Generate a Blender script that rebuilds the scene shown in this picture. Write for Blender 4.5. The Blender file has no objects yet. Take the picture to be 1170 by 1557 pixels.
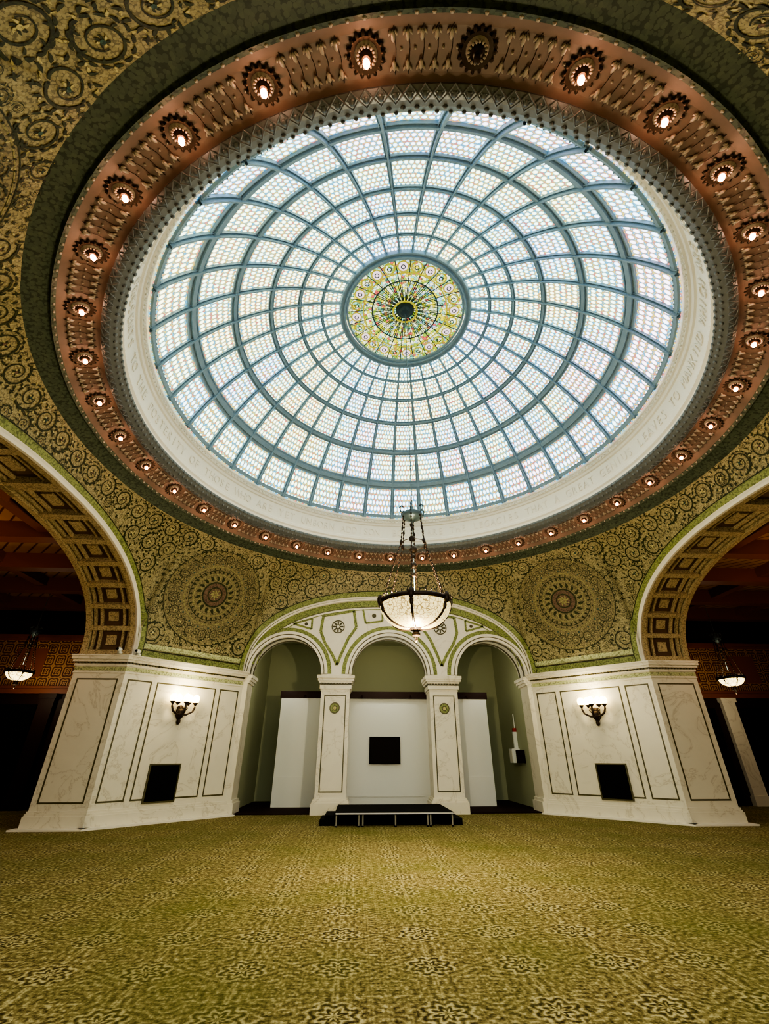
import bpy, math, random
from mathutils import Vector
random.seed(7)
pi=math.pi; cos=math.cos; sin=math.sin
CY=8.2; A=7.45; B=4.85; ZS=3.95; RISE=2.56; EXP=2.3
RT=7.27; ZT=7.55
scene=bpy.context.scene
try: scene.view_settings.look='AgX - High Contrast'
except Exception as ex: print(ex)

# ------------------------------------------------------------------ shader helpers
class E:
    def __init__(s,nt,k): s.nt=nt; s.k=k
    def _m(s,op,*o):
        n=s.nt.nodes.new('ShaderNodeMath'); n.operation=op
        for i,x in enumerate((s,)+o):
            if isinstance(x,E): s.nt.links.new(x.k,n.inputs[i])
            else: n.inputs[i].default_value=x
        return E(s.nt,n.outputs[0])
    def __add__(s,o): return s._m('ADD',o)
    def __sub__(s,o): return s._m('SUBTRACT',o)
    def __mul__(s,o): return s._m('MULTIPLY',o)
    def __truediv__(s,o): return s._m('DIVIDE',o)
    def floor(s): return s._m('FLOOR')
    def fract(s): return s._m('FRACT')
    def sin(s): return s._m('SINE')
    def cos(s): return s._m('COSINE')
    def abs(s): return s._m('ABSOLUTE')
    def sqrt(s): return s._m('SQRT')
    def lt(s,o): return s._m('LESS_THAN',o)
    def gt(s,o): return s._m('GREATER_THAN',o)
    def atan2(s,o): return s._m('ARCTAN2',o)
    def mod(s,o): return s._m('FLOORED_MODULO',o)
def newmat(name,col=(.5,.5,.5),rough=.6,metal=0.,emit=None,es=0.,spec=None):
    m=bpy.data.materials.new(name); m.use_nodes=True
    b=m.node_tree.nodes['Principled BSDF']
    b.inputs['Base Color'].default_value=(*col,1); b.inputs['Roughness'].default_value=rough
    b.inputs['Metallic'].default_value=metal
    if spec is not None: b.inputs['Specular IOR Level'].default_value=spec
    if emit:
        b.inputs['Emission Color'].default_value=(*emit,1); b.inputs['Emission Strength'].default_value=es
    return m,m.node_tree,b
def coords(nt,out='Object'):
    tc=nt.nodes.new('ShaderNodeTexCoord'); sp=nt.nodes.new('ShaderNodeSeparateXYZ')
    nt.links.new(tc.outputs[out],sp.inputs[0])
    return tc.outputs[out],E(nt,sp.outputs[0]),E(nt,sp.outputs[1]),E(nt,sp.outputs[2])
def noise(nt,vec,scale,detail=3,dist=0.,rough=.5):
    n=nt.nodes.new('ShaderNodeTexNoise'); n.inputs['Scale'].default_value=scale
    n.inputs['Detail'].default_value=detail; n.inputs['Distortion'].default_value=dist
    n.inputs['Roughness'].default_value=rough
    nt.links.new(vec,n.inputs['Vector']); return E(nt,n.outputs[0])
def voro(nt,vec,scale,feat='F1'):
    n=nt.nodes.new('ShaderNodeTexVoronoi'); n.feature=feat; n.inputs['Scale'].default_value=scale
    nt.links.new(vec,n.inputs['Vector']); return n
def ramp(nt,fac,stops,interp='LINEAR'):
    n=nt.nodes.new('ShaderNodeValToRGB'); cr=n.color_ramp; cr.interpolation=interp
    while len(cr.elements)<len(stops): cr.elements.new(.5)
    for e,(p,c) in zip(cr.elements,stops): e.position=p; e.color=(*c,1)
    nt.links.new(fac.k,n.inputs[0]); return n.outputs[0]
def mix(nt,fac,a,b,mode='MIX'):
    n=nt.nodes.new('ShaderNodeMix'); n.data_type='RGBA'; n.blend_type=mode
    if isinstance(fac,E): nt.links.new(fac.k,n.inputs[0])
    else: n.inputs[0].default_value=fac
    for i,x in ((6,a),(7,b)):
        if isinstance(x,tuple): n.inputs[i].default_value=(*x,1)
        else: nt.links.new(x,n.inputs[i])
    return n.outputs[2]

# ------------------------------------------------------------------ materials
def mk_marble(name,base,vein):
    m,nt,b=newmat(name,rough=.35)
    v,x,y,z=coords(nt)
    n=noise(nt,v,.8,6,1.2,.6); w=noise(nt,v,3.,4,.5)
    vein_f=((n-.5).abs()*9.0)
    c=ramp(nt,vein_f,[(0,vein),(.10,tuple(.2*a+.8*q for a,q in zip(vein,base))),(.35,base)])
    c=mix(nt,w*.4,c,tuple(q*.78 for q in base))
    nt.links.new(c,b.inputs['Base Color']); return m
M_marble=mk_marble('marble',(.83,.79,.66),(.62,.57,.45))
M_marble2=mk_marble('marble_plain',(.86,.83,.73),(.74,.70,.60))
M_trimw,_,_=newmat('cream_plaster',(.88,.85,.75),.5)
M_drumw,_,_=newmat('drum_white',(.97,.95,.87),.5)
M_letter,_,_=newmat('letter_relief',(.93,.90,.82),.5)
M_inlay,_,_=newmat('bronze_green_inlay',(.10,.09,.035),.4)
M_bronze,_,_=newmat('dark_bronze',(.05,.032,.022),.4,.6)
M_bronze2,_,_=newmat('patina_bronze',(.085,.06,.042),.4,.5)
M_crown,_,_=newmat('blue_patina',(.13,.20,.25),.4,.3)
M_black,_,_=newmat('black_matte',(.006,.006,.006),.8,spec=.08)
M_alu,_,_=newmat('aluminium',(.55,.55,.55),.35,.8)
M_tv,_,_=newmat('dark_panel',(.016,.010,.008),.7,spec=.1)
M_recess,_,_=newmat('painted_wall_green',(.40,.42,.26),.8)
M_white,_,_=newmat('white_panel',(.80,.82,.77),.6)
M_red,_,_=newmat('red_enamel',(.4,.03,.02),.4)
M_wood,_,_=newmat('dark_wood',(.030,.012,.008),.5,spec=.2)
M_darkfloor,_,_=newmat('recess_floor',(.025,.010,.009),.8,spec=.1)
def mk_mosaic(name,c0,c1,scale=34):
    m,nt,b=newmat(name,rough=.5,spec=.35)
    v,x,y,z=coords(nt)
    vo=voro(nt,v,scale); r=E(nt,vo.outputs['Distance'])
    cc=nt.nodes.new('ShaderNodeSeparateColor'); nt.links.new(vo.outputs['Color'],cc.inputs[0])
    f=E(nt,cc.outputs[0])*.7+noise(nt,v,1.1,2)*.4
    c=mix(nt,f,c0,c1); c=mix(nt,r.gt(.62)*.6,c,tuple(q*.3 for q in c0))
    nt.links.new(c,b.inputs['Base Color']); return m
M_mos=mk_mosaic('mosaic_ground',(.265,.235,.115),(.46,.41,.23))
M_scroll=mk_mosaic('mosaic_scroll_green',(.022,.030,.009),(.060,.075,.022))
M_scroll2=mk_mosaic('mosaic_scroll_gold',(.48,.43,.17),(.66,.60,.32))
M_green=mk_mosaic('mosaic_green_border',(.20,.25,.07),(.34,.38,.15),24)
M_palegreen=mk_mosaic('mosaic_pale_green',(.40,.45,.22),(.60,.62,.36),24)
M_mauve=mk_mosaic('mosaic_mauve',(.12,.075,.05),(.24,.155,.10))
M_teal=mk_mosaic('mosaic_teal',(.03,.08,.06),(.07,.15,.11))
M_round=mk_mosaic('mosaic_roundel_ground',(.20,.17,.085),(.35,.30,.16))
M_ring2=mk_mosaic('mosaic_roundel_ring',(.27,.25,.10),(.42,.38,.18))
M_band=mk_mosaic('ring_band_grey_green',(.075,.100,.070),(.12,.15,.10),20)
m,nt,b=newmat('cove_pink',rough=.55); v,x,y,z=coords(nt)
nt.links.new(mix(nt,noise(nt,v,5,4),(.165,.112,.086),(.28,.195,.155)),b.inputs['Base Color']); M_cove=m
M_leaf,_,_=newmat('silvered_leaf',(.50,.44,.37),.4,.2)
M_lattice,_,_=newmat('lattice_metal',(.20,.215,.22),.4,.4)
m,nt,b=newmat('rib_iron_blue',rough=.5); v,x,y,z=coords(nt)
nt.links.new(mix(nt,noise(nt,v,9,3),(.24,.38,.53),(.38,.52,.63)),b.inputs['Base Color']); M_rib=m
# carpet
m,nt,b=newmat('patterned_carpet',rough=.95,spec=.1); v,x,y,z=coords(nt)
def medal(px,py,k,pet,ph):
    u=px.fract()-.5; w=py.fract()-.5
    r=(u*u+w*w).sqrt(); th=w.atan2(u)
    return (r*k+(th*pet).cos()*ph).sin(),r
nz=noise(nt,v,16,3)
X=(x+nz*.03)/.76; Y=(y+nz*.03)/.76
p1,r1=medal(X,Y,58.,8.,1.9)
p2,r2=medal(X+.5,Y+.5,66.,6.,2.4)
p3,r3=medal(X*6.,Y*6.,17.,4.,1.2)
sel=r1.lt(.27)
pat=p1*sel*1.5+p2*(sel*-1.+1.)*.65
pat=pat*.44+p3*.24+(noise(nt,v,48,4,0,.7)-.5)*2.6+(noise(nt,v,13,2)-.5)*2.0
c=ramp(nt,pat*.5+.5,[(.08,(.040,.032,.011)),(.36,(.135,.108,.040)),(.62,(.27,.225,.090)),(.95,(.54,.48,.26))])
big=noise(nt,v,.55,3)
c=mix(nt,(big-.42)*1.9,c,(.12,.135,.026),'MIX')
nt.links.new(c,b.inputs['Base Color']); M_carpet=m
m,nt,b=newmat('wing_frieze',rough=.6); v,x,y,z=coords(nt)
q1,_r=medal((x+y)/.40,z/.40,26.,4.,1.6)
nt.links.new(ramp(nt,q1*.5+.5,[(.2,(.07,.018,.008)),(.6,(.18,.05,.020)),(.78,(.42,.24,.10))]),b.inputs['Base Color']); M_frieze=m
M_beam,_,_=newmat('red_brown_beam',(.22,.062,.024),.55)
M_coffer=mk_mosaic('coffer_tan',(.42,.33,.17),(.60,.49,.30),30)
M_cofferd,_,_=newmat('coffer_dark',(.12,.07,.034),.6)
def mk_glass():
    m,nt,b=newmat('stained_glass_scales',(.02,.02,.02),.3)
    uvn=nt.nodes.new('ShaderNodeTexCoord'); sp=nt.nodes.new('ShaderNodeSeparateXYZ')
    nt.links.new(uvn.outputs['UV'],sp.inputs[0]); u=E(nt,sp.outputs[0]); w=E(nt,sp.outputs[1])
    row=w.floor(); us=u+row.mod(2.)*.5
    fu=us.fract()-.5; fv=w.fract()-.5
    d=(fu*fu+fv*fv).sqrt()
    v,x,y,z=coords(nt)
    big=noise(nt,v,.5,2); sm=noise(nt,v,7.,2)
    r2=((x*x)+(y-CY)*(y-CY)).sqrt()
    f=(big-.5)*1.5+(sm-.5)*.3+.42+x*.032+r2*.022
    base=ramp(nt,f,[(.20,(1.0,.92,.36)),(.38,(.80,.95,.48)),(.52,(.48,.88,.76)),(.66,(.38,.70,1.0)),(.84,(.92,.66,.84))])
    base=mix(nt,.22,base,(.88,.96,1.0))
    hi=mix(nt,d.lt(.22)*.55,base,(1.0,.98,.88))
    dotc=ramp(nt,noise(nt,v,13.,1),[(.4,(.05,.22,.36)),(.5,(.40,.34,.05)),(.64,(.34,.10,.09))])
    col=mix(nt,d.gt(.46),hi,dotc)
    col=mix(nt,d.gt(.37)*d.lt(.48)*.85,col,(.02,.06,.08))
    nt.links.new(col,b.inputs['Emission Color']); b.inputs['Emission Strength'].default_value=3.1
    return m
M_glass=mk_glass()
def mk_oculus():
    m,nt,b=newmat('stained_glass_oculus',(.02,.02,.02),.3)
    v,x,y,z=coords(nt); yy=y-CY
    r=(x*x+yy*yy).sqrt(); th=yy.atan2(x)
    vo=voro(nt,v,13.); cc=nt.nodes.new('ShaderNodeSeparateColor'); nt.links.new(vo.outputs['Color'],cc.inputs[0])
    c=ramp(nt,E(nt,cc.outputs[0]),[(.0,(.9,.95,.6)),(.25,(.70,.62,.04)),(.42,(.22,.60,.45)),(.58,(.85,.85,.55)),(.72,(.30,.46,.05)),(.84,(.60,.12,.10)),(.93,(.4,.55,.85))],'CONSTANT')
    s=(r*16.+(th*12.).cos()*1.3).sin()
    c=mix(nt,s.gt(.2)*.40,c,(.24,.38,.05))
    c=mix(nt,E(nt,voro(nt,v,13.,'DISTANCE_TO_EDGE').outputs['Distance']).lt(.06)*.85,c,(.02,.04,.02))
    nt.links.new(c,b.inputs['Emission Color']); b.inputs['Emission Strength'].default_value=1.7
    return m
M_ocu=mk_oculus()
M_ocr,_,_=newmat('oculus_leading',(.05,.09,.12),.5)
M_ocd,_,_=newmat('oculus_medallion_ring',(.5,.42,.08),.4,0,(.50,.45,.03),.55)
M_ocw,_,_=newmat('oculus_medallion_glass',(.1,.1,.1),.4,0,(.88,.70,.74),1.4)
M_bulb,_,_=newmat('bulb_glow',(1,.8,.6),.4,0,(1,.42,.22),16.)
M_globe,_,_=newmat('sconce_globe',(1,.9,.7),.4,0,(1,.80,.42),8.)
def mk_bowl(nm,st):
    m,nt,b=newmat(nm,(.10,.08,.04),.5,spec=.1); v,x,y,z=coords(nt)
    e=E(nt,voro(nt,v,15.,'DISTANCE_TO_EDGE').outputs['Distance']).lt(.06)
    nt.links.new(mix(nt,e*.85,(1.0,.80,.36),(.22,.14,.04)),b.inputs['Emission Color']); b.inputs['Emission Strength'].default_value=st
    return m
M_bowl=mk_bowl('leaded_bowl_glass',1.45)
M_bowls=mk_bowl('leaded_bowl_glass_bright',3.4)

# ------------------------------------------------------------------ mesh builder
class MB:
    def __init__(s): s.v=[]; s.f=[]; s.m=[]; s.uv={}
    def add(s,vs,fs,mi=0):
        o=len(s.v); s.v+= [tuple(p) for p in vs]
        for f in fs: s.f.append(tuple(i+o for i in f)); s.m.append(mi)
    def quad(s,a,b,c,d,mi=0,uv=None):
        if uv: s.uv[len(s.f)]=uv
        s.add([a,b,c,d],[(0,1,2,3)],mi)
    def box(s,x0,x1,y0,y1,z0,z1,mi=0,F=None):
        P=[(x,y,z) for x in(x0,x1) for y in(y0,y1) for z in(z0,z1)]
        if F:
            o,ex,ey=F; P=[(o[0]+ex[0]*p[0]+ey[0]*p[1],o[1]+ex[1]*p[0]+ey[1]*p[1],p[2]) for p in P]
        s.add(P,[(0,1,3,2),(4,6,7,5),(0,4,5,1),(2,3,7,6),(0,2,6,4),(1,5,7,3)],mi)
    def rect(s,x0,x1,z0,z1,w,d,mi,F=None):
        s.box(x0,x1,0,d,z0,z0+w,mi,F); s.box(x0,x1,0,d,z1-w,z1,mi,F)
        s.box(x0,x0+w,0,d,z0+w,z1-w,mi,F); s.box(x1-w,x1,0,d,z0+w,z1-w,mi,F)
    def lathe(s,prof,seg=48,c=(0,0,0),mi=0,a0=0,a1=2*pi):
        full=abs(a1-a0-2*pi)<1e-6; n=seg if full else seg+1
        vs=[]
        for i in range(n):
            a=a0+(a1-a0)*i/seg
            for r,z in prof: vs.append((c[0]+r*cos(a),c[1]+r*sin(a),c[2]+z))
        k=len(prof); fs=[]
        for i in range(seg):
            j=(i+1)%n
            for q in range(k-1): fs.append((i*k+q,j*k+q,j*k+q+1,i*k+q+1))
        s.add(vs,fs,mi)
    def tube(s,pts,r,sides=6,mi=0):
        pts=[Vector(p) for p in pts]; n=len(pts); rr=r if isinstance(r,(list,tuple)) else [r]*n
        vs=[]; up=None
        for i,p in enumerate(pts):
            t=(pts[min(i+1,n-1)]-pts[max(i-1,0)]).normalized()
            if up is None: up=Vector((0,0,1)) if abs(t.z)<.9 else Vector((1,0,0))
            a=t.cross(up)
            if a.length<1e-4: a=t.cross(Vector((0,1,0)))
            a.normalize(); b=t.cross(a).normalized()
            for k in range(sides):
                q=2*pi*k/sides; vs.append(p+a*cos(q)*rr[i]+b*sin(q)*rr[i])
        fs=[]
        for i in range(n-1):
            for k in range(sides): fs.append((i*sides+k,i*sides+(k+1)%sides,(i+1)*sides+(k+1)%sides,(i+1)*sides+k))
        fs.append(tuple(range(sides))); fs.append(tuple((n-1)*sides+k for k in range(sides)))
        s.add(vs,fs,mi)
    def ell(s,c,ax,mi=0,nu=8,nv=5):
        c=Vector(c); ax=[Vector(a) for a in ax]; vs=[]
        for j in range(nv+1):
            t=pi*j/nv
            for i in range(nu):
                p=2*pi*i/nu
                vs.append(c+ax[0]*sin(t)*cos(p)+ax[1]*sin(t)*sin(p)+ax[2]*cos(t))
        fs=[]
        for j in range(nv):
            for i in range(nu): fs.append((j*nu+i,j*nu+(i+1)%nu,(j+1)*nu+(i+1)%nu,(j+1)*nu+i))
        s.add(vs,fs,mi)
    def ball(s,c,r,mi=0,nu=10,nv=6): s.ell(c,[(r,0,0),(0,r,0),(0,0,r)],mi,nu,nv)
    def fin(s,name,mats,parent=None,smooth=False):
        me=bpy.data.meshes.new(name); me.from_pydata(s.v,[],s.f)
        for q in mats: me.materials.append(q)
        me.polygons.foreach_set('material_index',s.m)
        if smooth: me.polygons.foreach_set('use_smooth',[True]*len(s.f))
        if s.uv:
            ul=me.uv_layers.new(name='UVMap')
            for fi,u in s.uv.items():
                for k,li in enumerate(me.polygons[fi].loop_indices): ul.data[li].uv=u[k]
        me.update()
        o=bpy.data.objects.new(name,me); scene.collection.objects.link(o)
        if parent: o.parent=parent
        return o
def empty(name,loc=(0,0,0)):
    o=bpy.data.objects.new(name,None); o.empty_display_size=.2; scene.collection.objects.link(o); return o
def lamp(name,loc,e,col,r=.05,parent=None):
    l=bpy.data.lights.new(name,'POINT'); l.energy=e; l.color=col; l.shadow_soft_size=r
    o=bpy.data.objects.new(name,l); o.location=loc; scene.collection.objects.link(o)
    if parent: o.parent=parent
    return o

# ------------------------------------------------------------------ pendentive surface
def archz(w):
    q=min(1,abs(w)/B); return ZS+RISE*(max(0,1-q**EXP))**(1/EXP)
def bnd(ph):
    c=abs(cos(ph)); s=abs(sin(ph)); r1=A/max(c,s); r2=(A+B)/(c+s)
    if r1<=r2: return r1,archz(r1*min(c,s))
    return r2,ZS
def fS(s): return .35*s+.65*sin(pi*s/2)
def S(ph,s,ins=0.):
    rB,zB=bnd(ph); r=RT+(rB-RT)*fS(s)-ins; z=ZT+(zB-ZT)*(.75*s+.25*s*s)
    return (r*cos(ph),CY+r*sin(ph),z)
def Llen(ph):
    rB,zB=bnd(ph); return math.hypot(rB-RT,ZT-zB)
def Sz(ph,z,ins=0.):
    rB,zB=bnd(ph); z=max(ZS,z); t=(z-ZT)/(zB-ZT); t=min(1.0,max(0,t))
    s=(-.75+math.sqrt(.5625+t))/.5
    s=min(1,s); r=RT+(rB-RT)*fS(s)-ins
    return (r*cos(ph),CY+r*sin(ph),z)
phs=[]
pc=math.atan2(B,A)
for k in range(4):
    base=k*pi/2
    N=50
    for i in range(N+1):
        w=B*sin(-pi/2+pi*i/N); phs.append(base+math.atan2(w,A))
    for i in range(1,24):
        phs.append(base+pc+(pi/2-2*pc)*i/24)
mb=MB(); NS=16; n=len(phs)
vs=[]
for p in phs:
    for j in range(NS+1): vs.append(S(p,j/NS))
fs=[]
for i in range(n):
    k=(i+1)%n
    for j in range(NS): fs.append((i*(NS+1)+j,k*(NS+1)+j,k*(NS+1)+j+1,i*(NS+1)+j+1))
mb.add(vs,fs)
ceiling=mb.fin('ceiling',[M_mos],smooth=True)

sc=MB()
def pm(pc_,dc,a,b,ins=.014):
    ph=pc_+a/7.9; L=Llen(ph); d=dc+b
    if d>L: d=L
    return S(ph,max(0,d)/L,ins)
def ribbon(pc_,dc,pts,wd,mi=0,ins=.014):
    n=len(pts); vs=[]
    for i,(a,b) in enumerate(pts):
        a0,b0=pts[max(0,i-1)]; a1,b1=pts[min(n-1,i+1)]
        l=math.hypot(a1-a0,b1-b0) or 1; nx,ny=-(b1-b0)/l,(a1-a0)/l
        w=wd[i] if isinstance(wd,list) else wd
        vs.append(pm(pc_,dc,a+nx*w,b+ny*w,ins)); vs.append(pm(pc_,dc,a-nx*w,b-ny*w,ins))
    sc.add(vs,[(2*i,2*i+1,2*i+3,2*i+2) for i in range(n-1)],mi)
def disc(pc_,dc,a,b,r,mi=0,seg=9,ins=.02):
    vs=[pm(pc_,dc,a,b,ins)]+[pm(pc_,dc,a+r*cos(2*pi*i/seg),b+r*sin(2*pi*i/seg),ins) for i in range(seg)]
    sc.add(vs,[(0,1+i,1+(i+1)%seg) for i in range(seg)],mi)
def annul(pc_,dc,r0,r1,mi,seg=64,ins=.016):
    vs=[]
    for i in range(seg):
        t=2*pi*i/seg
        vs.append(pm(pc_,dc,r0*cos(t),r0*sin(t),ins)); vs.append(pm(pc_,dc,r1*cos(t),r1*sin(t),ins))
    sc.add(vs,[(2*i,2*i+1,(2*i+3)%(2*seg),(2*i+2)%(2*seg)) for i in range(seg)],mi)
def leaf(pc_,dc,a,b,ang,ln,w,mi=0,ins=.014):
    pts=[(a+ln*t*cos(ang+.6*t),b+ln*t*sin(ang+.6*t)) for t in (0,.3,.65,1)]
    ribbon(pc_,dc,pts,[w*.3,w,w*.75,0.002],mi,ins)
def scroll(pc_,dc,R,dr,t0,mi=0,leaves=True,ins=.014):
    N=int(28 if R>.2 else 16); turns=1.45
    pts=[];wd=[]
    for i in range(N):
        t=i/(N-1); r=R*(1-.66*t); an=t0+dr*t*turns*2*pi
        pts.append((r*cos(an),r*sin(an))); wd.append(R*(.050*(1-t)+.026))
    ribbon(pc_,dc,pts,wd,mi,ins)
    disc(pc_,dc,0,0,R*.11,random.choice((1,2,3)),9,ins+.004)
    for k in range(7):
        an=t0+2*pi*k/7; leaf(pc_,dc,R*.10*cos(an),R*.10*sin(an),an,R*.21,R*.055,1 if k%2 else mi,ins)
    if leaves:
        for k in range(14):
            an=t0+dr*k*2*pi/14+.2
            leaf(pc_,dc,R*cos(an),R*sin(an),an+dr*1.0,R*.38,R*.08,mi,ins)
            if k%2==0: leaf(pc_,dc,R*.90*cos(an),R*.90*sin(an),an+pi-dr*.9,R*.26,R*.06,mi,ins)
            else: leaf(pc_,dc,R*1.05*cos(an),R*1.05*sin(an),an-dr*.6,R*.26,R*.06,1,ins)
rc=[pi/4+k*pi/2 for k in range(4)]; DC=1.85
def clear(ph,d,R):
    for q in rc:
        da=(ph-q+pi)%(2*pi)-pi
        if math.hypot(da*7.9,d-DC)<1.52+R: return False
    for o in(-R,R):
        if d+R+.24>Llen(ph+o/7.9): return False
    return True
placed=[]
row=0
d=.38
while d<3.6:
    N=76
    for i in range(N):
        ph=2*pi*(i+.5*(row%2))/N
        R=.275
        if clear(ph,d,R*.75):
            scroll(ph,d,R,1 if (i+row)%2 else -1,(pi/2 if (i%2) else -pi/2)+random.uniform(-.4,.4)); placed.append((ph,d,R))
    d+=.58; row+=1
bins={}
def put(ph,d,R):
    bins.setdefault((int((ph%(2*pi))*7.9/.6),int(d/.6)),[]).append((ph,d,R))
for p in placed: put(*p)
def near(ph,d):
    a=int((ph%(2*pi))*7.9/.6); b=int(d/.6)
    for i in(-1,0,1):
        for j in(-1,0,1):
            for p in bins.get((a+i,b+j),()): yield p
for k in range(18000):
    ph=random.random()*2*pi; d=random.uniform(.06,3.7); R=random.choice((.17,.12,.08,.05)) if k<8000 else random.choice((.07,.05,.035))
    if not clear(ph,d,R*.4): continue
    ok=True
    for (q,e,r) in near(ph,d):
        da=(ph-q+pi)%(2*pi)-pi
        if math.hypot(da*7.9,d-e)<(r*1.15+R*.95): ok=False;break
    if ok:
        put(ph,d,R)
        if R>.06: scroll(ph,d,R,random.choice((1,-1)),random.random()*6.28,leaves=R>.1)
        else:
            t=random.random()*6
            for j in range(4): leaf(ph,d,0,0,t+j*pi/2,R*1.2,R*.3,0)
for q in rc:
    for j in range(6): annul(q,DC,.001+.253*j,.001+.253*(j+1),4,64,.010)
    annul(q,DC,1.49,1.51,0); annul(q,DC,1.43,1.45,5)
    for k in range(48):
        t=2*pi*k/48; leaf(q,DC,1.50*cos(t),1.50*sin(t),t+.3,.10,.025,0,.018); disc(q,DC,1.44*cos(t),1.44*sin(t),.018,0,6,.024)
    for k in range(20):
        t=2*pi*k/20
        scroll(q+1.22*cos(t)/7.9,DC+1.22*sin(t),.155,1 if k%2 else -1,t,0,True,.022)
        disc(q,DC,1.03*cos(t+.15),1.03*sin(t+.15),.03,3,6,.024)
    annul(q,DC,.92,.95,5,64,.022)
    for k in range(32):
        t=2*pi*k/32; disc(q,DC,.86*cos(t),.86*sin(t),.026,0,6,.024)
        leaf(q,DC,.70*cos(t),.70*sin(t),t-.25,.11,.03,0,.022)
    annul(q,DC,.79,.81,0,64,.022); annul(q,DC,.65,.68,5,64,.022)
    for k in range(18):
        t=2*pi*k/18; leaf(q,DC,.44*cos(t),.44*sin(t),t-.25,.19,.045,0,.022); leaf(q,DC,.46*cos(t+.17),.46*sin(t+.17),t+.1,.15,.025,5,.022)
    annul(q,DC,.36,.41,0,64,.022); annul(q,DC,0.02,.36,2,32,.022); annul(q,DC,.2,.24,0,32,.026)
    for k in range(8):
        t=2*pi*k/8; leaf(q,DC,.03*cos(t),.03*sin(t),t-.2,.16,.03,5,.028)
sc.fin('mosaic_scrollwork',[M_scroll,M_scroll2,M_mauve,M_teal,M_round,M_ring2],ceiling)

def arch_pts(N=72):
    out=[]
    for i in range(N+1):
        t=pi*i/N; c=cos(t); s=sin(t)
        w=B*math.copysign(abs(c)**(2/EXP),c); z=ZS+RISE*abs(s)**(2/EXP); out.append((w,z))
    res=[]
    for i,(w,z) in enumerate(out):
        a=out[max(0,i-1)]; b=out[min(N,i+1)]
        if i==0: nn=(1,0)
        elif i==N: nn=(-1,0)
        else:
            dx,dz=b[0]-a[0],b[1]-a[1]; l=math.hypot(dx,dz); nn=(dz/l,-dx/l)
        res.append((w,z,*nn))
    return res
AP=arch_pts()
bd=MB()
def arch_band(o0,o1,ins0,ins1,mi):
    for k in range(4):
        base=k*pi/2; vs=[]
        for (w,z,nx,nz) in AP:
            for o,ins in((o0,ins0),(o1,ins1)):
                ww=w+nx*o; zz=z+nz*o
                ph=base+math.atan2(ww,A); p=Sz(ph,zz,ins); vs.append(p)
        n=len(AP); bd.add(vs,[(2*i,2*i+1,2*i+3,2*i+2) for i in range(n-1)],mi)
arch_band(0,.0,-.02,.07,0); arch_band(0,.05,.07,.09,0); arch_band(.05,.07,.09,.05,3); arch_band(.07,.12,.05,.08,0); arch_band(.12,.14,.08,.02,0)
arch_band(.14,.31,.034,.034,1); arch_band(.31,.335,.040,.040,2)
for q in rc:
    hw=(pi/2-2*pc)/2
    for z0,z1,mi in((3.98,4.14,1),(4.15,4.18,2),(4.2,4.34,4)):
        vs=[]
        for i in range(25):
            ph=q-hw+2*hw*i/24; vs.append(Sz(ph,z0,.030)); vs.append(Sz(ph,z1,.030))
        bd.add(vs,[(2*i,2*i+1,2*i+3,2*i+2) for i in range(24)],mi)
bd.fin('trim_1',[M_trimw,M_green,M_scroll,M_inlay,M_palegreen],None)

# ------------------------------------------------------------------ dome
dome=empty('stained_glass_dome')
C=(0,CY,0); SEG=216
mb=MB()
mb.lathe([(RT+.02,7.53),(6.98,7.68),(6.95,7.64),(6.90,7.70)],SEG,C,1)
mb.lathe([(6.90,7.70),(6.80,7.80),(6.6,7.90),(6.42,7.95),(6.33,7.96)],SEG,C,0)
mb.lathe([(6.33,7.96),(6.33,7.92),(6.27,7.90),(6.2,7.92),(6.12,7.98),(6.05,8.06),(6.05,8.12),(6.12,8.14)],SEG,C,2)
mb.lathe([(6.12,8.14),(6.10,8.22),(6.05,8.26),(6.04,8.34),(6.06,8.36),(6.00,8.80),(5.96,8.82),(5.94,8.88),(5.90,8.90),(5.90,8.97),(5.86,9.0),(5.85,9.08),(5.82,9.1)],SEG,C,3)
mb.fin('drum_rings',[M_cove,M_band,M_lattice,M_drumw],dome)
mb=MB()
def P3(r,ph,z): return Vector((r*cos(ph),CY+r*sin(ph),z))
for i in range(240):
    ph=2*pi*i/240; er=Vector((cos(ph),sin(ph),0)); et=Vector((-sin(ph),cos(ph),0)); up=Vector((0,0,1))
    mb.ell(P3(6.245,ph,7.925),[et*.05,(er*.6-up*.3)*.075,(up*.7+er*.4)*.04],0,6,4)
    mb.ell(P3(6.12,ph+pi/240,7.99),[et*.035,er*.035,up*.05],0,6,4)
    mb.ell(P3(6.05,ph,8.07),[et*.03,er*.03,up*.045],0,6,4)
    mb.tube([P3(6.33,ph,7.93),P3(6.27,ph+pi/240,7.86),P3(6.18,ph+2*pi/240,7.89)],.010,4,0)
    mb.tube([P3(6.33,ph+2*pi/240,7.93),P3(6.27,ph+pi/240,7.86),P3(6.18,ph,7.89)],.010,4,0)
for i in range(260):
    ph=2*pi*i/260
    mb.ball(P3(6.92,ph,7.675),.024,1,6,4)
for i in range(300):
    ph=2*pi*i/300
    mb.ball(P3(5.875,ph,8.94),.028,2,6,4); mb.ball(P3(6.06,ph,8.29),.022,2,6,4)
mb.fin('drum_ornament',[M_lattice,M_leaf,M_drumw],dome,True)
cl=MB()
nrm=lambda ph: Vector((-.42*cos(ph),-.42*sin(ph),-.9)).normalized()
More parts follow.
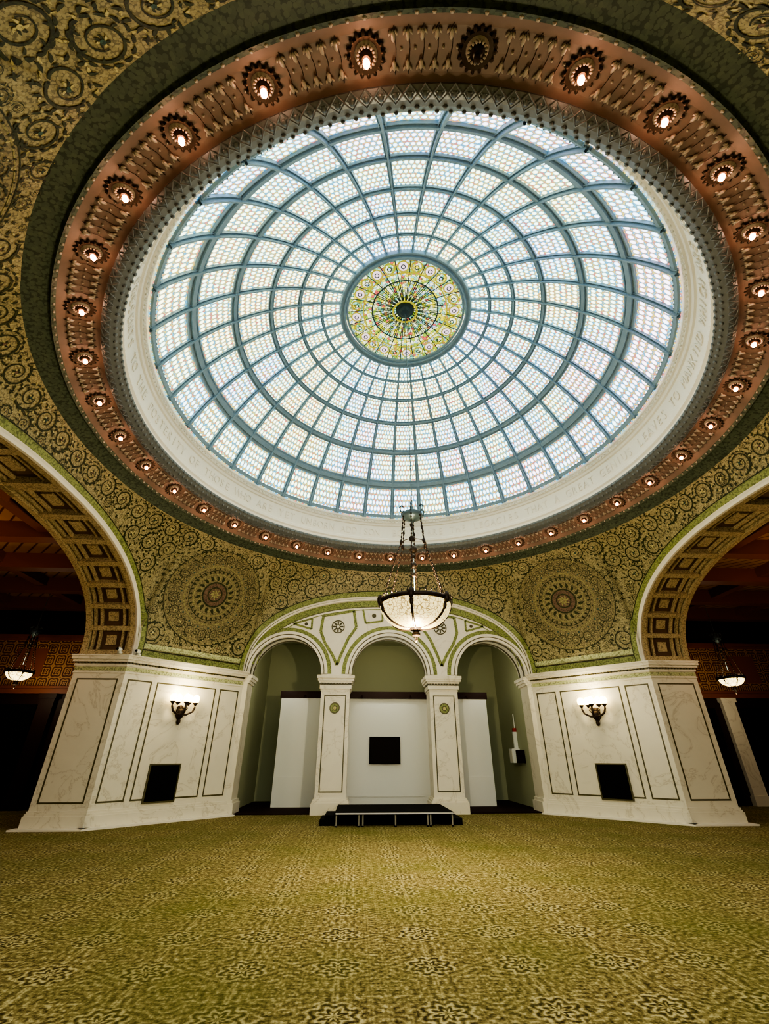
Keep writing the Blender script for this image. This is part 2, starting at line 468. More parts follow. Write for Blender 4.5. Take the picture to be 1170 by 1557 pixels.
for i in range(36):
    ph=pi/2+2*pi*i/36; er=Vector((cos(ph),sin(ph),0)); et=Vector((-sin(ph),cos(ph),0)); n=nrm(ph)
    rd=et.cross(n).normalized(); c=P3(6.62,ph,7.885)
    for r0,h0,r1,h1,mi in((.17,.0,.165,.035,0),(.165,.035,.12,.015,0),(.12,.015,.10,.045,1),(.10,.045,.065,.025,0),(.065,.025,.045,.08,0),(.045,.08,.0,.08,0)):
        vs=[]
        for k in range(20):
            t=2*pi*k/20; dv=et*cos(t)+rd*sin(t)*1.12
            vs.append(c+dv*r0+n*h0); vs.append(c+dv*r1+n*h1)
        cl.add(vs,[(2*k,2*k+1,(2*k+3)%40,(2*k+2)%40) for k in range(20)],mi)
    for k in range(16):
        t=2*pi*k/16; dv=et*cos(t)+rd*sin(t)*1.12; tv=(-et*sin(t)+rd*cos(t))
        cl.ell(c+dv*.178+n*.02,[dv*.032,tv*.024,n*.022],0,6,4)
        cl.ell(c+dv*.092+n*.045,[dv*.02,tv*.015,n*.015],1,6,4)
    cl.ell(c+n*.115,[et*.038,rd*.038,n*.05],2 if i!=18 else 0,10,6)
    if i!=18: lamp('bulb_light',c+n*.24,2.2,(1,.55,.38),.04,dome)
    for j in range(5):
        q=ph+2*pi/36*(.25+.125*j)
        t2=Vector((-sin(q),cos(q),0)); n2=nrm(q); r2=t2.cross(n2).normalized()
        for rr,zz,sg in((6.745,7.828,1),(6.50,7.927,-1)):
            cc=P3(rr,q,zz)+n2*.02
            cl.ell(cc,[r2*.062,t2*.026,n2*.024],1,6,4)
            for sd in(-1,1): cl.ell(cc+t2*sd*.034-r2*.03*sg,[(r2+t2*sd*.6).normalized()*.036,(t2-r2*sd*.6).normalized()*.014,n2*.016],1,5,3)
            cl.tube([cc-r2*.05*sg,cc-r2*.09*sg+t2*.01,P3(6.63,q+.004,7.885)+n2*.01],.004,4,0)
        cl.ball(P3(6.63,q+.012,7.885)+n2*.015,.016,1,6,4)
cl.fin('cove_lamp_rosettes',[M_bronze2,M_leaf,M_bulb],dome,True)
txt="BOOKS ARE THE LEGACIES THAT A GREAT GENIUS LEAVES TO MANKIND WHICH ARE DELIVERED DOWN FROM GENERATION TO GENERATION AS PRESENTS TO THE POSTERITY OF THOSE WHO ARE YET UNBORN ADDISON  "
cache={}
def glyph(ch):
    if ch in cache: return cache[ch]
    cu=bpy.data.curves.new('g','FONT'); cu.body=ch; cu.size=.34; cu.extrude=.010; cu.resolution_u=3; cu.align_x='CENTER'
    o=bpy.data.objects.new('g',cu); scene.collection.objects.link(o); bpy.context.view_layer.update()
    me=o.to_mesh(); r=([v.co.copy() for v in me.vertices],[tuple(p.vertices) for p in me.polygons]); o.to_mesh_clear()
    bpy.data.objects.remove(o); bpy.data.curves.remove(cu); cache[ch]=r; return r
tx=MB()
for i,ch in enumerate(txt):
    if ch==' ': continue
    ph=pi/2-2*pi*(i+.5)/len(txt); er=Vector((cos(ph),sin(ph),0)); ex=Vector((sin(ph),-cos(ph),0))
    ey=(Vector((0,0,1))-er*.13).normalized(); n=ex.cross(ey)
    o=P3(6.03,ph,8.45); vs,fs=glyph(ch)
    tx.add([o+ex*p.x*.8+ey*p.y+n*p.z for p in vs],fs,0)
tx.fin('drum_inscription',[M_letter],dome)
RS=6.4; ZC=6.4
def sp(r,ph,ins=0.):
    q=RS-ins; a=math.asin(r/RS); return Vector((q*sin(a)*cos(ph),CY+q*sin(a)*sin(ph),ZC+q*cos(a)))
rows=[5.83,5.22,4.45,3.65,2.95,2.36,1.86]; cells=[(8,6),(8,7),(7,7),(6,6),(5,5),(4,4)]
NP=36; gl=MB(); rb=MB()
for ri in range(6):
    r0,r1=rows[ri],rows[ri+1]; cu_,cv=cells[ri]
    for k in range(NP):
        for a in range(3):
            for b_ in range(3):
                q0=pi/2+2*pi*(k+a/3)/NP; q1=pi/2+2*pi*(k+(a+1)/3)/NP
                s0=r0+(r1-r0)*b_/3; s1=r0+(r1-r0)*(b_+1)/3
                gl.quad(sp(s0,q0),sp(s0,q1),sp(s1,q1),sp(s1,q0),0,
                  [(cu_*a/3,cv*b_/3),(cu_*(a+1)/3,cv*b_/3),(cu_*(a+1)/3,cv*(b_+1)/3),(cu_*a/3,cv*(b_+1)/3)])
gl.fin('glass_panels',[M_glass],dome,True)
def rib(ph,ra,rb_,wf,ins,off=0.,N=26):
    et=Vector((-sin(ph),cos(ph),0)); vs=[]
    for i in range(N+1):
        r=ra+(rb_-ra)*i/N; w=wf*r; o=et*off*r
        vs+= [sp(r,ph,.0)+o-et*w,sp(r,ph,ins)+o-et*w*.8,sp(r,ph,ins)+o+et*w*.8,sp(r,ph,.0)+o+et*w]
    fs=[]
    for i in range(N):
        for k in range(3): fs.append((4*i+k,4*i+k+1,4*i+4+k+1,4*i+4+k))
    rb.add(vs,fs,0)
def ring(r,w,ins,mi=0):
    pr=[]
    for rr,ii in((r+w,0),(r+w*.8,ins),(r-w*.8,ins),(r-w,0)):
        a=math.asin(min(.999,rr/RS)); q=RS-ii; pr.append((q*sin(a),ZC+q*cos(a)))
    rb.lathe(pr,144,(0,CY,0),mi)
for k in range(NP):
    ph=pi/2+2*pi*k/NP
    rib(ph,5.83,1.86,.0048,.10); rib(ph,5.83,1.86,.0130,.025); rib(ph,5.83,1.86,.0016,.050,.0105); rib(ph,5.83,1.86,.0016,.050,-.0105)
for r in rows[1:-1]: ring(r,.008*r,.07); ring(r,.018*r,.022); ring(r+.015*r,.0025*r,.04); ring(r-.015*r,.0025*r,.04)
ring(5.79,.025,.05)
ring(1.86,.025,.10); ring(1.80,.06,.07); ring(1.74,.03,.12); ring(1.66,.03,.08)
for k in range(NP*9):
    ph=2*pi*k/(NP*9)
    rb.ball(sp(5.77,ph,.05),.018,0,5,3)
rb.fin('iron_ribs',[M_rib],dome)
oc=MB()
prof=[]
for i in range(9):
    r=1.70*(1-i/8)+.001; prof.append((r,ZC+math.sqrt(RS*RS-r*r)))
oc.lathe(prof,72,(0,CY,0),0)
for k in range(24):
    ph=2*pi*k/24; oc.tube([sp(r,ph,.04) for r in(.25,.7,1.2,1.66)],.014,4,1)
for k in range(48):
    ph=2*pi*(k+.5)/48; oc.tube([sp(r,ph,.04) for r in(.3,.6,.95)],.011,4,1)
def cring(c,ph,R,r,mi,n=14):
    er=Vector((cos(ph),sin(ph),0)); et=Vector((-sin(ph),cos(ph),0))
    oc.tube([Vector(c)+er*R*cos(2*pi*i/n)+et*R*sin(2*pi*i/n) for i in range(n+1)],r,4,mi)
for k in range(24):
    ph=2*pi*(k+.5)/24; c=sp(1.41,ph,.05); cring(c,ph,.14,.022,2)
    er=Vector((cos(ph),sin(ph),0)); et=Vector((-sin(ph),cos(ph),0))
    oc.ell(c,[er*.12,et*.12,Vector((0,0,.01))],3 if k%2 else 0,12,4)
    cring(c+Vector((0,0,-.02)),ph,.055,.014,1,8)
for r in(.95,1.2):
    oc.tube([sp(r,2*pi*i/48,.04) for i in range(49)],.02,4,2 if r>1 else 1)
oc.lathe([(.0,12.60),(.12,12.62),(.17,12.68),(.24,12.70),(.27,12.77)],24,(0,CY,0),1)
cring((0,CY,12.68),0,.34,.03,2,24)
oc.fin('oculus_rose',[M_ocu,M_ocr,M_ocd,M_ocw],dome)

# ------------------------------------------------------------------ chandeliers
def chandelier(loc,R,ztop,zcrown,zrim,bowlmat,energy,sc_=1.):
    e=empty('chandelier'); x,y=loc
    mb=MB()
    z=ztop
    while z>zcrown+.12:
        mb.ell((x,y,z-.05),[(.014,0,0),(0,.014,0),(0,0,.055)],2,5,4); z-=.085
    mb.tube([(x,y,ztop),(x,y,zrim+.25)],.009,5,2)
    mb.lathe([(.0,.20),(.035,.16),(.03,.10),(.09,.05),(.18*sc_,.02),(.22*sc_,-.02),(.22*sc_,-.09),(.15*sc_,-.11),(.06,-.18),(.0,-.22)],20,(x,y,zcrown),2)
    NC=6
    for k in range(NC):
        t=2*pi*k/NC+.3; c,s=cos(t),sin(t)
        mb.tube([(x+c*r*sc_,y+s*r*sc_,zcrown+h) for r,h in((.17,-.03),(.26,.0),(.29,.09),(.24,.15),(.20,.11))],.018,5,2)
        zm=zcrown-.72*sc_; rm=.27*sc_
        a=Vector((x+c*.2*sc_,y+s*.2*sc_,zcrown-.06)); m_=Vector((x+c*rm,y+s*rm,zm)); d_=Vector((x+c*R*.98,y+s*R*.98,zrim+.03))
        for p,q in((a,m_),(m_,d_)):
            L=(q-p).length; nl=max(3,int(L/.075)); dv=(q-p)/L
            mb.tube([p,q],.007,4,0)
            for i in range(nl): mb.ell(p+(q-p)*(i+.5)/nl,[dv*.034,Vector((-s,c,0))*.020,Vector((c,s,0))*.018],0,5,4)
        mb.ell(m_,[(c*.025,s*.025,0),(-s*.055*sc_,c*.055*sc_,0),(0,0,.07*sc_)],0,8,5)
        mb.ell(a.lerp(m_,.5),[(c*.02,s*.02,0),(-s*.035,c*.035,0),(0,0,.045)],0,8,5)
    for h,r in((-.35,.035),(-.6,.06),(-.85,.085),(-1.0,.045),(-1.2,.07),(-1.4,.05)):
        if zcrown+h*sc_>zrim: mb.ball((x,y,zcrown+h*sc_),r*sc_,1,10,6)
    mb.tube([(x+.27*sc_*cos(2*pi*i/16),y+.27*sc_*sin(2*pi*i/16),zcrown-.72*sc_) for i in range(17)],.01,4,1)
    mb.fin('suspension_chains',[M_bronze,M_bronze2,M_crown],e,True)
    D=R*.70
    bp=[(R*cos(t)**.85 if cos(t)>1e-4 else .0,-D*sin(t)) for t in [pi/2*i/12 for i in range(13)]]
    bb=MB(); bb.lathe(bp,40,(x,y,zrim),0); bb.fin('glass_bowl',[bowlmat],e,True)
    mb=MB()
    mb.lathe([(R*.97,.05),(R*1.03,.04),(R*1.06,.0),(R*1.03,-.03),(R*.99,-.04)],40,(x,y,zrim),0)
    for k in range(40):
        t=2*pi*k/40
        mb.ell((x+R*1.04*cos(t),y+R*1.04*sin(t),zrim+.07),[(.014,0,0),(0,.014,0),(0,0,.035)],0,5,4)
    for k in range(6):
        t=2*pi*k/6+.3
        pts=[(x+(r+.012)*cos(t),y+(r+.012)*sin(t),zrim+z_) for r,z_ in bp]
        mb.tube(pts,[.020*R/.6]*len(pts),5,0)
        mb.ell((x+R*1.05*cos(t),y+R*1.05*sin(t),zrim+.0),[(.06*sc_,0,0),(0,.06*sc_,0),(0,0,.11*sc_)],0,8,5)
        mb.ell((x+R*.97*cos(t),y+R*.97*sin(t),zrim-D*.28),[(.04*sc_,0,0),(0,.04*sc_,0),(0,0,.09*sc_)],0,8,5)
        mb.ell((x+R*.80*cos(t),y+R*.80*sin(t),zrim-D*.58),[(.03*sc_,0,0),(0,.03*sc_,0),(0,0,.06*sc_)],0,8,5)
    mb.lathe([(.16*sc_,.07),(.13*sc_,-.02),(.05,-.05),(.08,-.09),(.07,-.13),(.025,-.16),(.035,-.19),(.0,-.26)],16,(x,y,zrim-D),0)
    mb.fin('bronze_fittings',[M_bronze],e,True)
    lamp('bowl_light',(x,y,zrim+.12),energy*.3,(1,.78,.5),.15,e)
    lamp('bowl_downlight',(x,y,zrim-D-.32),energy*.7,(1,.86,.60),.05,e)
    return e
chandelier((0,CY),.68,12.62,6.05,4.06,M_bowl,680)
chandelier((-12.3,16.0),.38,6.75,5.3,3.95,M_bowls,50,.6)
chandelier((12.0,15.6),.38,6.75,5.3,3.90,M_bowls,50,.6)

# ------------------------------------------------------------------ walls
def seg(name,p0,p1,room,inl,mat=None,parent=None):
    p0=Vector((*p0,0)); p1=Vector((*p1,0)); L=(p1-p0).length; ex=(p1-p0)/L; ey=Vector((-ex.y,ex.x,0))
    if ey.dot(Vector((*room,0))-p0)<0: ey=-ey
    F=(p0,ex,ey); mb=MB()
    mb.box(0,L,-.3,0,0,3.9,0,F)
    def tr(d,z0,z1,mi=0): mb.box(-d*.414,L+d*.414,0,d,z0,z1,mi,F)
    tr(.34,0,.035,1); tr(.10,0,.26); tr(.07,.26,.31); tr(.04,.31,.36)
    tr(.03,3.50,3.54); tr(.012,3.56,3.66,3); tr(.05,3.68,3.74); tr(.12,3.78,3.84); tr(.17,3.84,3.92); tr(.20,3.92,3.96)
    n=int(L/.09)
    for i in range(n): mb.box(L*(i+.2)/n,L*(i+.8)/n,0,.10,3.74,3.78,2,F)
    for (a,b,c,d) in inl: mb.rect(a,b,c,d,.038,.004,2,F)
    o=mb.fin(name,[M_marble,M_trimw,M_inlay,M_palegreen],parent)
    return F,L,o
S_=(0,CY)
Lc=(A-B)*math.sqrt(2)
cant_in=[(.12,.78,.5,3.36),(.92,Lc-.92,.5,3.36),(Lc-.78,Lc-.12,.5,3.36)]
yb=CY+A; ys=CY+B; yf=CY-A; ysf=CY-B; XO=8.82; DD=XO-A
FL,_,_=seg('wall_back_left',(-B,yb),(-A,ys),S_,cant_in)
FR,_,_=seg('wall_back_right',(B,yb),(A,ys),S_,cant_in)
seg('wall_front_left',(-B,yf),(-A,ysf),S_,cant_in)
seg('wall_front_right',(B,yf),(A,ysf),S_,cant_in)
pin=[(.14,DD-.14,.5,3.36)]
for sx,nm in((-1,'left'),(1,'right')):
    seg('wall_pier_%s_back'%nm,(sx*A,ys),(sx*XO,ys),(sx*8,CY),pin)
    seg('wall_pier_%s_front'%nm,(sx*A,ysf),(sx*XO,ysf),(sx*8,CY),pin)
    seg('wall_pier_front_%s'%nm,(sx*B,yf),(sx*B,yf-DD),(0,yf-.8),pin)
    mb=MB(); a,b_=sorted((sx*XO,sx*(XO-.15))); mb.box(a,b_,ys+.02,17.5,0,3.95); mb.fin('wall_wing_%s_inner'%nm,[M_wood])

def soffit(kind,name):
    mb=MB(); D=DD; n=len(AP)
    def pt(w,z,dep):
        if kind=='L': return (-A-dep,CY+w,z)
        if kind=='R': return (A+dep,CY+w,z)
        return (w,CY-A-dep,z)
    def q(i,off,dep):
        w,z,nx,nz=AP[i]; return pt(w+nx*off,z+nz*off,dep)
    def strip(o,d0,d1,i0,i1,mi):
        for i in range(i0,i1): mb.quad(q(i,o,d0),q(i,o,d1),q(i+1,o,d1),q(i+1,o,d0),mi)
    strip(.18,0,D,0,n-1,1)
    def bar(d0,d1,i0,i1,o,mi):
        strip(o,d0,d1,i0,i1,mi)
        for i in range(i0,i1):
            mb.quad(q(i,o,d0),q(i+1,o,d0),q(i+1,.18,d0),q(i,.18,d0),mi); mb.quad(q(i,o,d1),q(i+1,o,d1),q(i+1,.18,d1),q(i,.18,d1),mi)
        for i in(i0,i1): mb.quad(q(i,o,d0),q(i,o,d1),q(i,.18,d1),q(i,.18,d0),mi)
    bar(0,.14,0,n-1,0,0); bar(D-.14,D,0,n-1,0,0); bar(.18,.23,0,n-1,.07,0); bar(D-.23,D-.18,0,n-1,.07,0)
    i=0; k=0
    while i<n-1:
        bar(.14,D-.14,i,min(n-1,i+1),.02,0)
        if i+5<=n-1:
            bar(.34,.40,i+1,i+5,.10,0); bar(D-.40,D-.34,i+1,i+5,.10,0)
            bar(.56,D-.56,i+2,i+4,.12,2)
        i+=5; k+=1
    for i in range(n-1):
        w0,z0,_,_=AP[i]; w1,z1,_,_=AP[i+1]
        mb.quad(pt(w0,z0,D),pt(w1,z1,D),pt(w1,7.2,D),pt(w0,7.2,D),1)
        mb.quad(pt(w0,z0,-.0),pt(w1,z1,0),pt(w1,z1+.16,0),pt(w0,z0+.16,0),0)
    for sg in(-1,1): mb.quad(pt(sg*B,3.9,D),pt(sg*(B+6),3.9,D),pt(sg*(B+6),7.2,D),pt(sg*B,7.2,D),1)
    mb.fin(name,[M_coffer,M_cofferd,M_coffer])
soffit('L','trim_2'); soffit('R','trim_3'); soffit('F','trim_4')

# back arcade wall
mb=MB(); cxs=[(-3.5,1.2),(0,1.3),(3.5,1.2)]; ZI=3.93; TH=.75
xs=set([-B,B])
for i in range(61): xs.add(-B+2*B*i/60)
for c,R in cxs:
    for i in range(33): xs.add(c-R*cos(pi*i/32))
xs=sorted(xs); xs=[x for i,x in enumerate(xs) if i==0 or x-xs[i-1]>1e-4]
def zbot(x):
    for c,R in cxs:
        if abs(x-c)<R-1e-6: return ZI+math.sqrt(R*R-(x-c)**2)
    return ZI
for a,b in zip(xs,xs[1:]):
    m_=(a+b)/2
    ins=any(abs(m_-c)<R for c,R in cxs)
    za,zb=(zbot(a),zbot(b)) if ins else (3.8,3.8)
    ta,tb=archz(a),archz(b)
    mb.quad((a,yb,za),(b,yb,zb),(b,yb,max(tb,zb)),(a,yb,max(ta,za)),0)
    mb.quad((a,yb+TH,za),(b,yb+TH,zb),(b,yb+TH,7.2),(a,yb+TH,7.2),1)
    mb.quad((a,yb,za),(b,yb,zb),(b,yb+TH,zb),(a,yb+TH,za),0)
for c,R in cxs:
    for s in(-1,1): mb.quad((c+s*R,yb,3.8),(c+s*R,yb+TH,3.8),(c+s*R,yb+TH,ZI),(c+s*R,yb,ZI),0)
def aring(c,R,r0,r1,y0,y1,mi,N=40,zc=ZI,a0=0,a1=pi):
    vs=[]
    for i in range(N+1):
        t=a0+(a1-a0)*i/N
        for r,y in((r0,y0),(r0,y1),(r1,y1),(r1,y0)): vs.append((c+r*cos(t),y,zc+r*sin(t)))
    fs=[]
    for i in range(N):
        for k in range(4): fs.append((4*i+k,4*i+(k+1)%4,4*i+4+(k+1)%4,4*i+4+k))
    mb.add(vs,fs,mi)
for c,R in cxs:
    aring(c,R,R-.01,R+.07,yb,yb-.05,0); aring(c,R,R+.07,R+.10,yb,yb-.02,3); aring(c,R,R+.10,R+.17,yb,yb-.07,0); aring(c,R,R+.17,R+.20,yb,yb-.03,0)
    aring(c,R,R+.20,R+.33,yb,yb-.008,2)
    aring(c,R,R-.02,R+.0,yb+.1,yb+.2,3); aring(c,R,R-.02,R+.0,yb+TH-.2,yb+TH-.1,3)
for o0,o1,mi in((-.02,-.24,2),(-.24,-.265,3),(-.33,-.36,2)):
    vs=[]
    for (w,z,nx,nz) in AP:
        vs.append((w+nx*o0,yb-.011,z+nz*o0)); vs.append((w+nx*o1,yb-.011,z+nz*o1))
    mb.add(vs,[(2*i,2*i+1,2*i+3,2*i+2) for i in range(2,len(AP)-3)],mi)
def line2(p,q,w,mi=2,y=yb-.012):
    dx,dz=q[0]-p[0],q[1]-p[1]; l=math.hypot(dx,dz); nx,nz=-dz/l*w,dx/l*w
    mb.quad((p[0]+nx,y,p[1]+nz),(q[0]+nx,y,q[1]+nz),(q[0]-nx,y,q[1]-nz),(p[0]-nx,y,p[1]-nz),mi)
for s in(-1,1):
    sh=[(1.80,4.22),(1.97,4.55),(2.25,4.95),(2.42,5.35),(2.36,5.90),(1.28,6.10),(1.18,5.5),(1.45,5.1),(1.66,4.6),(1.80,4.22)]
    for p,q in zip(sh,sh[1:]): line2((s*p[0],p[1]),(s*q[0],q[1]),.05)
    for p,q in (((.95,6.16),(.85,5.66)),((.85,5.66),(.25,5.74)),((.25,5.74),(.25,6.20)),((2.75,5.80),(2.75,5.42)),((3.4,5.60),(2.75,5.42)),((3.4,5.60),(2.75,5.80))): line2((s*p[0],p[1]),(s*q[0],q[1]),.035)
    aring(s*1.82,0,.20,.235,yb,yb-.014,3,20,5.52,0,2*pi)
    for k in range(8):
        t=2*pi*k/8; line2((s*1.82+.05*cos(t),5.52+.05*sin(t)),(s*1.82+.19*cos(t),5.52+.19*sin(t)),.028,3,yb-.013)
    aring(s*2.95,0,.0,.06,yb,yb-.014,3,12,5.60,0,2*pi); aring(s*.55,0,.0,.08,yb,yb-.014,3,12,5.93,0,2*pi)
mb.fin('wall_back',[M_marble2,M_recess,M_green,M_inlay])

for cx in(-1.8,1.8):
    mb=MB(); y0=yb+TH; y1=yb
    def bx(e,z0,z1,mi=0): mb.box(cx-.5-e+.03,cx+.5+e-.03,y1-e,y0+e,z0,z1,mi)
    bx(0,0,3.84); bx(.10,0,.30); bx(.07,.30,.36); bx(.04,.36,.40)
    bx(.02,3.40,3.44); bx(.05,3.46,3.58); bx(.04,3.58,3.62,2); bx(.08,3.64,3.70); bx(.12,3.70,3.78); bx(.15,3.78,3.88)
    for i in range(10): mb.box(cx-.46+.096*i,cx-.46+.096*i+.05,y1-.09,y1,3.60,3.64,2)
    F=(Vector((cx-.5,y1,0)),Vector((1,0,0)),Vector((0,-1,0)))
    mb.rect(.14,.86,.55,3.28,.035,.004,2,F)
    for r0,r1,mi in((.0,.05,3),(.05,.08,2),(.08,.14,4),(.14,.17,2)):
        vs=[]
        for i in range(24):
            t=2*pi*i/24
            for r in(r0,r1): vs.append((cx+r*cos(t),y1-.012,2.88+r*sin(t)))
        mb.add(vs,[(2*i,2*i+1,(2*i+3)%48,(2*i+2)%48) for i in range(24)],mi)
    mb.fin('marble_column',[M_marble,M_marble2,M_inlay,M_scroll2,M_green])
for sx,nm in((-1,'left'),(1,'right')):
    mb=MB(); x0,x1=sorted((sx*4.70,sx*(B+.0)))
    mb.box(x0,x1,yb,yb+TH,0,3.9)
    for e,z0,z1 in((.08,0,.3),(.04,.3,.38),(.05,3.62,3.7),(.10,3.7,3.78),(.14,3.78,3.88)):
        a,b_=sorted((sx*(4.70-e),sx*B)); mb.box(a,b_,yb-e*.3,yb+TH+e,z0,z1)
    mb.fin('trim_%d'%(5 if sx<0 else 6),[M_marble])
mb=MB(); YR=19.9
mb.quad((-B,YR,0),(B,YR,0),(B,YR,5.8),(-B,YR,5.8)); mb.fin('wall_recess_back',[M_recess])
for sx,nm in((-1,'left'),(1,'right')):
    mb=MB(); a,b_=sorted((sx*B,sx*(B+.12))); mb.box(a,b_,yb+TH,YR,0,5.8); mb.fin('wall_recess_'+nm,[M_recess])
mb=MB(); mb.quad((-B,yb+TH,5.8),(B,yb+TH,5.8),(B,YR,5.8),(-B,YR,5.8)); mb.fin('ceiling_recess',[M_recess])
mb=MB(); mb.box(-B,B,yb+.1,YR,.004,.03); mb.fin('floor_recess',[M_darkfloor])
mb=MB()
for a,b_,y in((-3.85,-1.95,17.62),(1.95,3.75,17.62)):
    mb.box(a,b_,y,y+.06,.03,3.38); mb.box(a,b_,y-.02,y,.03,.9,0)
mb.box(-1.93,1.93,17.75,17.82,.03,3.38)
mb.box(-3.9,3.8,17.60,17.85,3.38,3.62,1)
mb.box(-1.3,1.3,17.73,17.75,.3,3.38,0)
for x in(-3.0,-.9,.9,3.0): mb.tube([(x,17.58,3.46),(x,17.45,3.40)],.04,8,1)
mb.fin('partition_screen',[M_white,M_wood])
for x in(-3.7,0,3.7): lamp('recess_light',(x,16.9,3.9 if x else 4.2),10 if x else 26,(1,.96,.82),.12)
mb=MB(); mb.box(-.60,.50,17.66,17.73,1.27,2.12); mb.rect(-.60,.50,1.27,2.12,.03,.01,1,(Vector((0,17.66,0)),Vector((1,0,0)),Vector((0,-1,0)))); mb.fin('wall_display_panel',[M_tv,M_black])
mb=MB(); W=B-.015
mb.box(4.55,W,17.7,18.1,1.3,1.75,0); mb.box(4.54,4.56,17.74,18.06,1.34,1.71,1); mb.box(4.70,W,17.85,17.95,1.75,2.3,0); mb.box(4.72,W,17.84,17.98,2.3,2.42,2)
mb.box(4.6,W,17.25,17.5,1.3,1.7,3)
mb.tube([(4.8,17.9,2.42),(4.8,17.9,2.9)],.02,6,0)
mb.fin('fire_alarm_cabinet',[M_white,M_trimw,M_red,M_tv])

for F,k in((FL,0),(FR,1)):
    mb=MB(); mb.box(1.62,2.42,0,.03,.46,1.30,0,F); mb.rect(1.59,2.45,.43,1.33,.035,.045,1,F)
    for i in range(14): mb.box(1.64,2.40,.03,.036,.50+i*.057,.52+i*.057,0,F)
    mb.fin('vent_grille',[M_black,M_inlay])
    e=empty('wall_sconce'); o,ex,ey=F
    def T(a,d,z): return o+ex*a+ey*d+Vector((0,0,z))
    cx=1.93; mb=MB()
    mb.ell(T(cx,.02,2.62),[ex*.13,ey*.04,Vector((0,0,.20))],0,12,6)
    mb.ell(T(cx,.07,2.58),[ex*.11,ey*.09,Vector((0,0,.14))],0,10,6)
    mb.ell(T(cx,.05,2.38),[ex*.06,ey*.06,Vector((0,0,.09))],0,8,5)
    mb.tube([T(cx,.05,2.60),T(cx,.2,2.56),T(cx,.30,2.62),T(cx,.30,2.84)],.034,6,0)
    for s in(-1,1):
        mb.tube([T(cx,.08,2.56),T(cx+s*.14,.14,2.56),T(cx+s*.29,.18,2.64),T(cx+s*.34,.18,2.76),T(cx+s*.34,.18,2.84)],.030,6,0)
        mb.tube([T(cx+s*.1,.10,2.66),T(cx+s*.16,.12,2.74),T(cx+s*.10,.12,2.78),T(cx+s*.07,.12,2.73)],.018,5,0)
    gb=MB()
    for a,d in((-.34,.18),(0,.30),(.34,.18),(-.16,.12),(.16,.12)):
        q=T(cx+a,d,2.84)
        mb.lathe([(.02,-.04),(.05,.0),(.08,.02),(.075,.05)],12,q,0)
        gb.lathe([(.06,.04),(.09,.09),(.10,.15),(.085,.21),(.045,.25),(.0,.26)],12,q,0)
    mb.fin('bronze_bracket',[M_bronze],e,True); gb.fin('glass_globes',[M_globe],e,True)
    lamp('sconce_light',T(cx,.5,3.28),36,(1,.84,.55),.1,e)
for a in((-A-.15,ys-.28,3.96),(-A+.25,ys-.05,3.96)):
    mb=MB(); x,y,z=a; mb.box(x-.05,x+.05,y-.05,y+.05,z,z+.05); mb.ell((x,y-.06,z+.10),[(.06,0,0),(0,.12,0),(0,0,.055)],0,10,6); mb.ball((x,y-.17,z+.10),.035,1)
    mb.fin('security_camera',[M_white,M_black],None,True)

mb=MB()
mb.box(-1.52,1.38,13.0,15.1,.25,.30,0); mb.box(-1.54,1.40,12.98,13.0,.265,.295,1)
mb.box(-1.54,-1.52,12.98,15.1,.26,.30,0); mb.box(1.38,1.40,12.98,15.1,.26,.30,0)
for x in(-1.5,-.95,-.85,-.05,.75,.82,1.36):
    for y in(13.05,14.0,15.0): mb.tube([(x,y,0),(x,y,.25)],.022,8,1); mb.ball((x,y,.012),.03,0,8,4)
mb.box(-1.5,1.36,13.3,13.32,.02,.24,0)
mb.box(-1.92,-1.56,13.3,14.3,0,.13,0); mb.box(-1.80,-1.56,13.3,14.3,.13,.22,0); mb.box(1.42,1.66,13.3,14.5,0,.14,0)
mb.fin('stage_platform',[M_black,M_alu])

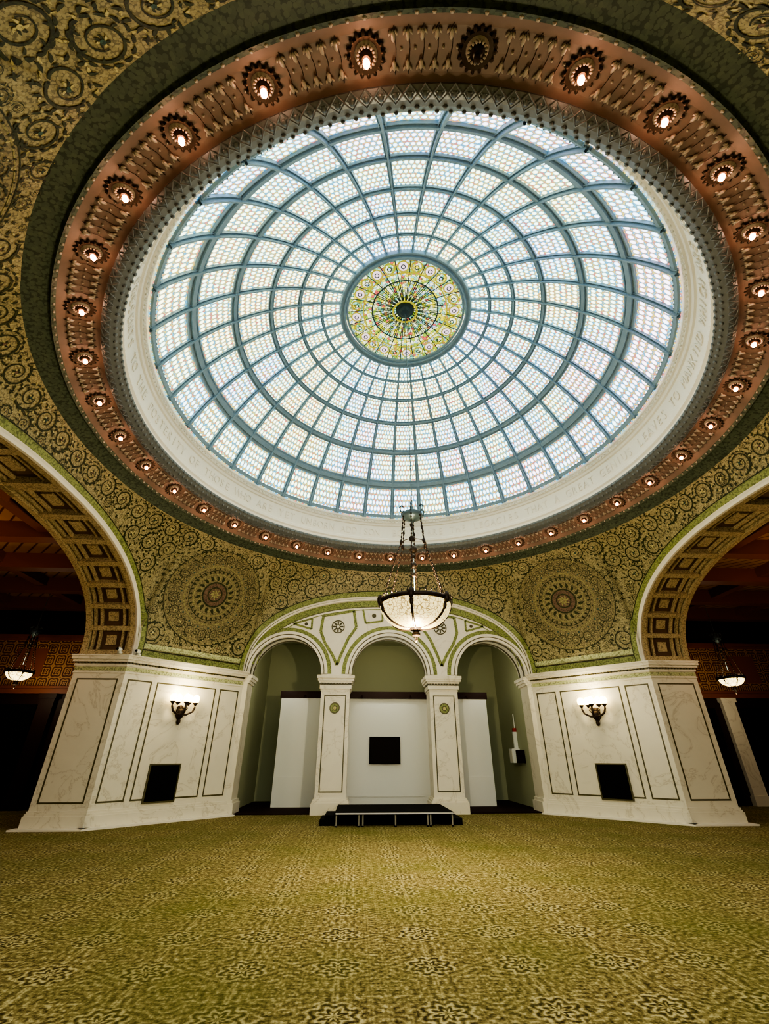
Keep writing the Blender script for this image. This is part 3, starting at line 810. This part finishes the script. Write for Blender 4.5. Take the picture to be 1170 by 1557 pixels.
mb=MB(); mb.quad((-21,-9,0),(21,-9,0),(21,20,0),(-21,20,0)); mb.fin('floor',[M_carpet])
for sx,nm in((-1,'left'),(1,'right')):
    mb=MB(); X0=XO; X1=20.
    def bx(a,b_,*r):
        p,q=sorted((sx*a,sx*b_)); mb.box(p,q,*r)
    bx(X0,X1,17.5,17.7,0,6.8,0)
    bx(X0,X1,17.44,17.5,3.62,5.35,1)
    for z0,z1,d in((3.45,3.62,.12),(3.62,3.7,.2),(5.3,5.38,.1),(5.38,5.5,.2)): bx(X0,X1,17.5-d,17.5,z0,z1,2)
    x=X0+(1.45 if sx>0 else .4); k=0; pm_=3 if sx>0 else 0
    if sx>0: bx(X0+.2,X0+1.3,17.44,17.5,0,3.1,4)
    while x<X1:
        bx(x,x+.5,17.35,17.5,0,3.45,pm_); bx(x-.05,x+.55,17.3,17.5,0,.3,pm_); bx(x-.05,x+.55,17.3,17.5,3.3,3.45,pm_)
        bx(x+.6,x+2.2,17.44,17.5,0,3.1,4); bx(x+1.37,x+1.43,17.40,17.44,0,3.1,4)
        p0=sx*(x+.75); p1=sx*(x+2.05); a,b_=sorted((p0,p1))
        F=(Vector((0,17.44,0)),Vector((1,0,0)),Vector((0,-1,0))); mb.rect(a,b_,3.9,5.1,.09,.03,5,F); mb.box(a+.09,b_-.09,17.428,17.44,3.99,5.01,2)
        x+=2.5; k+=1
    mb.fin('wall_wing_%s'%nm,[M_wood,M_frieze,M_beam,M_marble,M_black,M_frieze])
    mb=MB()
    bx(X0-.0,X1,-1.,17.7,6.8,6.9,0)
    y=0.
    while y<17.5: bx(X0,X1,y,y+.35,6.35,6.8,1); y+=2.1
    for xx in(9.0,11.6,14.2,16.8): bx(xx,xx+.3,-1,17.5,6.5,6.8,1)
    mb.fin('ceiling_wing_%s'%nm,[M_frieze,M_beam])
    mb=MB(); bx(X1,X1+.1,-1,17.7,0,6.9,0); mb.fin('wall_wing_%s_end'%nm,[M_wood])
    mb=MB(); bx(B+.3,X1,-1.2,-1.,0,7.2,0); mb.fin('wall_wing_%s_front'%nm,[M_wood])
    lamp('wing_light',(sx*11.5,9.5,4.6),105,(1,.60,.32),.3)

w=bpy.data.worlds.new('world'); scene.world=w; w.use_nodes=True
bg=w.node_tree.nodes['Background']; bg.inputs[0].default_value=(1.0,.95,.80,1); bg.inputs[1].default_value=1.75
cam=bpy.data.cameras.new('camera'); co=bpy.data.objects.new('camera',cam); scene.collection.objects.link(co)
co.location=(-1.05,0,1.5); co.rotation_euler=(math.radians(90+29.1),0,math.radians(-3.2))
cam.sensor_fit='HORIZONTAL'; cam.sensor_width=36; cam.lens=36*668/1170; cam.clip_start=.02
scene.camera=co
